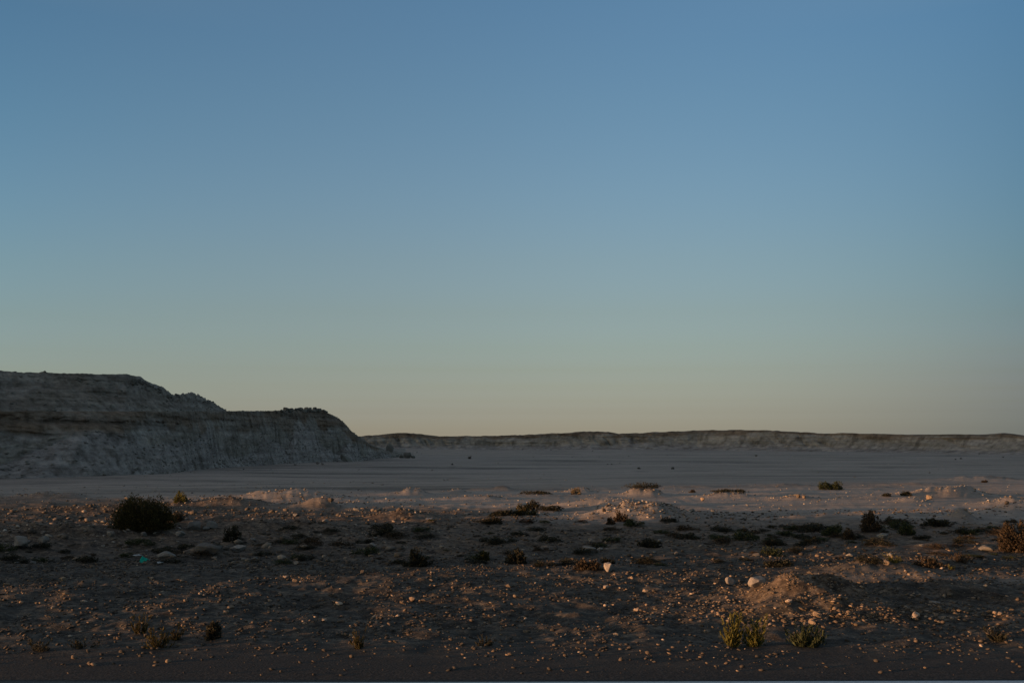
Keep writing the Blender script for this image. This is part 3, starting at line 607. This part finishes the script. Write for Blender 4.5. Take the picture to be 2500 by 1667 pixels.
# ------------------------------------------------------------------ shrubs
def tubes(paths, r0, r1, sides=4):
    Vs, Fs = [], []; off = 0
    for p in paths:
        p = np.array(p); m_ = len(p)
        for i in range(m_):
            r = r0 + (r1 - r0) * i / (m_ - 1)
            for k in range(sides):
                a = 2 * math.pi * k / sides; Vs.append(p[i] + np.array([math.cos(a) * r, math.sin(a) * r, 0]))
        for i in range(m_ - 1):
            for k in range(sides):
                Fs.append([off + i * sides + k, off + i * sides + (k + 1) % sides, off + (i + 1) * sides + (k + 1) % sides, off + (i + 1) * sides + k])
        off += m_ * sides
    return np.array(Vs), np.array(Fs)
def foliage(n_, w, d, h, kind, leaf):
    """leaf clumps spread through an uneven dome"""
    if kind == 'dome':
        nc_ = int(20 + n_ / 220)
        ph = rng.uniform(0, 2 * np.pi, nc_); ct = rng.uniform(0.02, 1, nc_); st = np.sqrt(1 - ct ** 2); rr = rng.uniform(0.40, 0.84, nc_)
        C = np.stack([st * np.cos(ph) * rr, st * np.sin(ph) * rr, ct * rr * rng.uniform(0.75, 1.05, nc_)], -1)
        cr = rng.uniform(0.16, 0.32, nc_)
        wh = rng.integers(0, nc_, n_)
        D = rng.normal(size=(n_, 3)); D /= np.linalg.norm(D, axis=1)[:, None]
        P = C[wh] + D * (cr[wh] * rng.uniform(0.3, 1, n_) ** 0.5)[:, None]
        P[:, 2] = np.abs(P[:, 2])
        ax = P + rng.normal(0, 0.35, (n_, 3)); ax[:, 2] += 0.35
        P = P * np.array([w / 2, d / 2, h * 0.98])
    else:  # upright stalks fanning out
        ns = max(10, n_ // 16); a = rng.uniform(0, 2 * np.pi, ns); r0 = rng.uniform(0, 0.5, ns) ; lean = rng.uniform(0.05, 0.75, ns); hh = rng.uniform(0.3, 1.0, ns) ** 1.3
        wh = rng.integers(0, ns, n_); t = rng.uniform(0.08, 1, n_)
        rad = r0[wh] + lean[wh] * t
        P = np.stack([np.cos(a[wh]) * rad * w / 2, np.sin(a[wh]) * rad * d / 2, hh[wh] * t * h], -1) + rng.normal(0, 0.02, (n_, 3)) * w
        P[:, 2] = np.abs(P[:, 2])
        ax = np.stack([np.cos(a[wh]) * 0.5, np.sin(a[wh]) * 0.5, np.full(n_, 1.0)], -1) + rng.normal(0, 0.4, (n_, 3))
    ax /= np.linalg.norm(ax, axis=1)[:, None]
    side = np.cross(ax, rng.normal(size=(n_, 3))); side /= np.linalg.norm(side, axis=1)[:, None]
    ln = leaf * rng.uniform(0.6, 1.4, n_)[:, None]; wd = ln * rng.uniform(0.16, 0.34, n_)[:, None] * (1.0 if kind == 'dome' else 0.45)
    V = np.stack([P - ax * ln * .5, P + side * wd, P + ax * ln * .5, P - side * wd], 1).reshape(-1, 3)
    V[:, 2] = np.maximum(V[:, 2], 0.0)
    return V, np.arange(n_ * 4).reshape(-1, 4)
def shrub(name, loc, w, d, h, kind, m, leaf, n_, label, cat, group=None, stems=10):
    root = empty(name, (loc[0], loc[1], loc[2] - 0.01)); tag(root, label, cat, group)
    paths = []
    for k in range(stems):
        a = rng.uniform(0, 6.28); r = rng.uniform(0.3, 0.85); hh = h * rng.uniform(0.5, 0.9) * math.sqrt(max(0.1, 1 - r * r))
        ex_, ey_ = math.cos(a) * r * w / 2, math.sin(a) * r * d / 2
        paths.append([(ex_ * t * t ** 0.3 + rng.normal(0, 0.01), ey_ * t, -0.03 + hh * t) for t in (0.0, 0.35, 0.7, 1.0)])
    V, Fq = tubes(paths, max(0.004, w * 0.012), max(0.002, w * 0.004)); mesh_np("stems", V, [Fq], MTW, root)
    V, Fq = foliage(n_, w, d, h, kind, leaf); mesh_np("foliage", V, [Fq], m, root)
    return root
def S(u, v, w, h, kind, mk, leafpx, n_, label, cat="shrub", name="shrub", group=None, stems=10, deep=0.9):
    P = ground_pt(u, v); k_ = px(w, P.y) * 0.4 / P.y; P.x *= 1 + k_; P.y *= 1 + k_; P.z = zat(P.x, P.y)
    return shrub(name, P, px(w, P.y) * 1.16, px(w, P.y) * deep, px(h, P.y) * 1.28 + 0.02, kind, MP[mk], px(leafpx, P.y), n_, label, cat, group, stems)
S(345, 1304, 150, 74, 'dome', 'olive', 4.2, 22000, "big round dark olive bush standing on the shaded ground at left", stems=26)
S(440, 1229, 42, 25, 'dome', 'yellow', 4, 900, "small yellow green bush just behind the big round bush")
S(433, 1275, 42, 23, 'dome', 'dark', 4, 1100, "small very dark bush touching the right side of the big round bush")
S(567, 1326, 52, 36, 'dome', 'dark', 5, 1200, "dark tuft behind the whitish flat rock right of the big bush")
S(2015, 1196, 38, 18, 'dome', 'green', 3, 1300, "left half of the pair of dark green bushes on the pale flat")
S(2041, 1196, 40, 18, 'dome', 'green', 3, 1500, "right half of the pair of dark green bushes on the pale flat")
S(1405, 1207, 28, 18, 'dome', 'tan', 3, 800, "rounded dry tan bush catching sun on the flat behind the middle heap")
S(1230, 1261, 84, 16, 'dome', 'dark', 4, 1500, "long low black green bush left of the tan topped bush")
S(1276, 1259, 46, 26, 'dome', 'olive', 4, 1300, "dark bush with a tan top between two low dark bushes")
S(1300, 1246, 40, 20, 'dome', 'dark', 4, 1100, "dark bush right behind the tan topped bush")
S(1345, 1247, 66, 11, 'dome', 'dark', 4, 1000, "low spreading dark bush beside the tiny white rock")
S(1303, 1258, 26, 13, 'dome', 'green', 3, 600, "small grey green tuft right of the tan topped bush")
S(1516, 1274, 36, 26, 'dome', 'brown', 4, 1100, "purplish brown bush in front of the middle sunlit heap")
S(1490, 1281, 24, 16, 'dome', 'brown', 4, 600, "small dark brown tuft left of the purplish brown bush")
S(1540, 1284, 30, 16, 'dome', 'green', 4, 700, "small green tuft right below the purplish brown bush")
S(1206, 1280, 44, 22, 'dome', 'dark', 4, 1000, "dark bush below the long low black green bush")
S(1577, 1208, 110, 13, 'dome', 'dark', 3, 1600, "widest flat dark patch on the pale ground behind the middle heap")  # this and the next two: dark patches drawn as flat foliage
S(1310, 1207, 92, 8, 'dome', 'dark', 3, 1200, "thin dark mat left of the dry tan bush")
S(1775, 1211, 120, 8, 'dome', 'dark', 3, 1500, "long thin dark mat behind the two small orange rocks")
S(2213, 1213, 34, 10, 'dome', 'dark', 3, 700, "small dark hump of scrub left of the long sunlit bank")
S(2164, 1214, 28, 6, 'dome', 'dark', 3, 500, "thin dark scrub left of the small dark hump of scrub")
S(2403, 1178, 16, 8, 'dome', 'brown', 3, 350, "little brown tuft on the far sunlit rise at right")
S(1690, 1203, 24, 6, 'dome', 'brown', 3, 350, "tiny flat dark tuft on the flat between the two dark mats")
S(2128, 1303, 56, 42, 'dome', 'brown', 5, 2200, "reddish topped dark bush in the scrub belt at right")
S(2033, 1308, 52, 26, 'dome', 'green', 5, 1600, "dark green bush left of the reddish topped bush")
S(2072, 1318, 42, 24, 'dome', 'brown', 5, 1200, "low brown bush between the dark green and the reddish topped bush")
S(2285, 1290, 66, 18, 'dome', 'dark', 5, 1300, "flat dark bush in the scrub belt midway to the right edge")
S(2210, 1310, 44, 24, 'dome', 'green', 5, 1000, "green brown tuft right of the reddish topped bush")
S(2492, 1352, 108, 76, 'dome', 'brown', 6, 6000, "large rusty brown bush cut off by the right edge", stems=20)
S(2268, 1386, 70, 18, 'dome', 'brown', 6, 900, "dry rusty tuft around the upright orange boulder")
S(2345, 1378, 60, 24, 'stalk', 'brown', 6, 700, "sparse rusty tuft right of the upright orange boulder")
S(2185, 1378, 50, 16, 'stalk', 'yellow', 6, 380, "sparse olive tuft left of the upright orange boulder")
S(2320, 1391, 22, 9, 'stalk', 'yellow', 6, 160, "tiny yellow tuft below the upright orange boulder")
S(1440, 1392, 90, 22, 'dome', 'brown', 6, 1500, "low brown bush left of the round whitish stone")
S(1482, 1376, 38, 14, 'dome', 'dark', 5, 600, "dark tuft directly behind the round whitish stone")
S(1585, 1338, 60, 24, 'dome', 'dark', 6, 1100, "dark bush right of the long flat rock")
S(1015, 1385, 66, 34, 'dome', 'dark', 6, 1400, "broad dark bush left of centre just behind the gravel strip")
S(1260, 1378, 60, 32, 'dome', 'dark', 6, 1300, "dark bush near the centre just behind the gravel strip")
S(1180, 1370, 34, 20, 'dome', 'olive', 6, 600, "small olive tuft between the two dark bushes behind the gravel strip")
S(1900, 1386, 80, 16, 'dome', 'dark', 6, 1100, "dark low bush directly behind the sunlit gravel heap")
# weeds by the road
S(1790, 1582, 52, 66, 'stalk', 'yellow', 12, 900, "tall yellow green weed, left of the twin clumps by the road", "weed", "weed")
S(1846, 1583, 56, 58, 'stalk', 'yellow', 12, 900, "yellow green weed with rusty base, right of the twin clumps by the road", "weed", "weed")
S(1966, 1583, 92, 40, 'stalk', 'green', 12, 1300, "broad dark green weed right of the twin yellow clumps", "weed", "weed")
S(342, 1552, 42, 36, 'stalk', 'olive', 9, 500, "dull yellow weed at upper left of the roadside cluster", "weed", "weed")
S(385, 1586, 64, 38, 'stalk', 'olive', 10, 620, "largest dull yellow weed of the cluster at lower left", "weed", "weed")
S(431, 1565, 38, 30, 'stalk', 'olive', 9, 340, "small dull yellow weed right of the largest one at lower left", "weed", "weed")
S(520, 1564, 40, 44, 'dome', 'dark', 10, 600, "dark brownish weed right of the lower left cluster", "weed", "weed")
S(95, 1594, 60, 20, 'stalk', 'dark', 9, 300, "faint low weed nearest the left edge by the road", "weed", "weed")
S(205, 1588, 70, 18, 'stalk', 'dark', 9, 300, "faint flat weed between the left edge and the lower left cluster", "weed", "weed")
S(874, 1586, 38, 40, 'stalk', 'olive', 9, 380, "single upright olive weed left of the centre by the road", "weed", "weed")
S(1184, 1580, 46, 18, 'stalk', 'dark', 9, 240, "faint low weed at the centre by the road", "weed", "weed")
S(2435, 1574, 60, 30, 'stalk', 'dark', 12, 420, "faint dark weed near the right edge by the road", "weed", "weed")
S(1147, 1120, 11, 8, 'dome', 'brown', 1.5, 260, "lone dark shrub standing far out on the quarry floor", stems=4)

# low cushions scattered through the shaded belt: a few originals, then copies
def dup(root, loc, rz, s):
    r = root.copy(); COL.objects.link(r); r.location = loc; r.rotation_euler = (0, 0, rz); r.scale = s
    for ch in list(root.children):
        c = ch.copy(); COL.objects.link(c); c.parent = r
    return r
cush = []
LABC = {'dark': "low dark cushion of scrub in the shaded belt behind the gravel", 'green': "low dull green cushion of scrub in the shaded belt behind the gravel", 'brown': "low dry brown cushion of scrub in the shaded belt behind the gravel"}
LM = [(347, 1265, "the big round bush"), (353, 1374, "the turquoise scrap"), (506, 1345, "the half buried boulder"), (905, 1330, "the wedge shaped rock"), (1078, 1333, "the small central pale rock"), (1435, 1340, "the long flat rock"), (1485, 1385, "the round whitish stone"), (1230, 1255, "the long black green bush"), (1516, 1265, "the purplish brown bush"), (1600, 1250, "the middle sunlit heap"), (2128, 1285, "the reddish topped bush"), (2276, 1370, "the upright orange boulder"), (2480, 1320, "the large rusty bush"), (1915, 1400, "the near gravel heap"), (1851, 1420, "the large white boulder"), (1015, 1370, "the broad dark bush"), (107, 1320, "the upright grey boulder"), (2285, 1285, "the flat dark bush"), (1783, 1420, "the smaller pale stone"), (2156, 1308, "the low grey rock"), (1585, 1330, "the dark bush near the flat rock"), (583, 1338, "the whitish flat rock")]
USED = set()
def where_label(start, u, v):
    for (lu, lv, nm) in sorted(LM, key=lambda q: (q[0] - u) ** 2 + ((q[1] - v) * 1.5) ** 2)[:5]:
        dx, dy = u - lu, (v - lv) * 2
        d = math.hypot(dx, dy)
        if d > 420: continue
        if abs(dx) > abs(dy) * 2: rel = "left of" if dx < 0 else "right of"
        elif abs(dy) > abs(dx) * 2: rel = "behind" if dy < 0 else "in front of"
        else: rel = ("behind and " if dy < 0 else "in front and ") + ("left of" if dx < 0 else "right of")
        far = "just " if d < 90 else "" if d < 220 else "well "
        t = start + " " + far + rel + " " + nm
        if t not in USED and len(t.split()) <= 16: USED.add(t); return t
    return None
taken = 0
for i in range(175):
    v = 1272 + 112 * rng.uniform() ** 0.9; u = rng.uniform(650 if v < 1330 else 0, 2500)
    if i > 125: v = rng.uniform(1292, 1335); u = rng.uniform(1640, 2420)
    P = ground_pt(u, v); wp = rng.uniform(26, 105); w = px(wp, P.y); h = w * rng.uniform(0.12, 0.25)
    mk = ['dark', 'dark', 'green', 'brown'][i % 4]
    proto = [c for c in cush if c[1] == mk]
    if len(proto) < 3:
        r = shrub("cushion_shrub", P, 1.0, 0.8, 0.5, 'dome', MP[mk], 0.055, 1100, LABC[mk], "shrub", mk + " scrub cushions in the shaded belt", 8)
        r.scale = (w, w, h * 2); cush.append((r, mk))
    else:
        r = dup(proto[int(rng.integers(0, 3))][0], P, rng.uniform(0, 6.28), (w, w, h * 2))
    t = where_label(("wide " if wp > 65 else "small " if wp < 42 else "") + {'dark': "dark", 'green': "dull green", 'brown': "dry brown"}[mk] + " scrub cushion", u, v)
    r['label'] = t or LABC[mk]
# tiny dark bushes far out on the quarry floor
r0_ = None
for i, (u, v, w) in enumerate([(1104, 1137, 9), (1483, 1135, 5), (1493, 1135, 5), (1275, 1097.5, 4), (1279, 1097, 4), (1296, 1097, 4), (1446, 1101, 4), (1560, 1143, 10), (2332, 1122, 7), (2345, 1121, 8), (2448, 1117, 6), (1530, 1098, 4), (1345, 1098, 4), (2390, 1108, 6), (1018, 1105, 4), (1642, 1143, 14), (1535, 1113, 4)]):
    y = (CAM_Z + 1.5) * F / (v - HORIZ); P = Vector((ux(u, y), y, zat(ux(u, y), y)))
    w = px(w, y)
    if r0_ is None:
        r0_ = shrub("desert_bush", P, 1.0, 0.8, 0.5, 'dome', MP['dark'], 0.12, 220, "tiny dark bush far out on the shaded quarry floor", "bush", "tiny bushes far out on the quarry floor", 4); r0_.scale = (w, w, w)
    else: dup(r0_, P, i * 1.3, (w, w, w))

# ------------------------------------------------------------------ litter
def scrap(name, u, v, w, d, h, m, label, cat, seed):
    P = ground_pt(u, v); w = px(w, P.y); h = px(h, P.y); n1, n2 = 10, 7
    V = []
    for i in range(n1):
        for j in range(n2):
            a = i / (n1 - 1) - 0.5; b_ = j / (n2 - 1) - 0.5
            V.append((a * w * (1 - 0.5 * abs(b_)) + 0.15 * w * b_, b_ * d, 0.02 + h * (0.35 + 0.5 * fbm(np.array([a * 3 + seed]), np.array([b_ * 3]), 3, seed)[0] + 0.5 * (b_ + 0.5) * (0.6 - a))))
    V = np.array(V); idx = np.arange(n1 * n2).reshape(n1, n2)
    Fq = np.stack([idx[:-1, :-1], idx[1:, :-1], idx[1:, 1:], idx[:-1, 1:]], -1).reshape(-1, 4)
    V2 = V.copy(); V2[:, 2] -= 0.004
    nV = len(V); rim = list(idx[:, 0]) + list(idx[-1, 1:]) + list(idx[::-1, -1][1:]) + list(idx[0, ::-1][1:-1])
    rf = np.array([[rim[k], rim[(k + 1) % len(rim)], rim[(k + 1) % len(rim)] + nV, rim[k] + nV] for k in range(len(rim))])
    o = mesh_np(name, np.concatenate([V, V2]), [Fq, Fq[:, ::-1] + nV, rf[:, ::-1]], m, smooth=True); o.location = P
    tag(o, label, cat)
def plast(name, c):
    M, n, l, b = mat(name, 0.45); t = tex(n, l, 'n', 30, 3)
    l.new(mix(n, l, 0.3, c, ramp(n, l, t.outputs[0], [(0.3, (0.5, 0.5, 0.5)), (0.7, (1.1, 1.1, 1.1))]).outputs[0], 'MULTIPLY'), b.inputs["Base Color"]); return M
MT = plast("turquoise_plastic", (0.0, 0.26, 0.20)); MWP = plast("white_plastic", (0.33, 0.34, 0.34))
scrap("plastic_scrap", 353, 1377, 22, 0.14, 15, MT, "crumpled turquoise plastic scrap on the dark ground at lower left", "litter", 3)
scrap("plastic_scrap", 336, 1359, 22, 0.10, 4, MWP, "thin white scrap just left above the turquoise scrap", "litter", 5)
scrap("plastic_scrap", 391, 1376, 14, 0.10, 4, MWP, "small white scrap just right of the turquoise scrap", "litter", 7)
scrap("plastic_scrap", 1050, 1270, 22, 0.14, 4, MWP, "thin white scrap left of centre among dark scrub", "litter", 9)
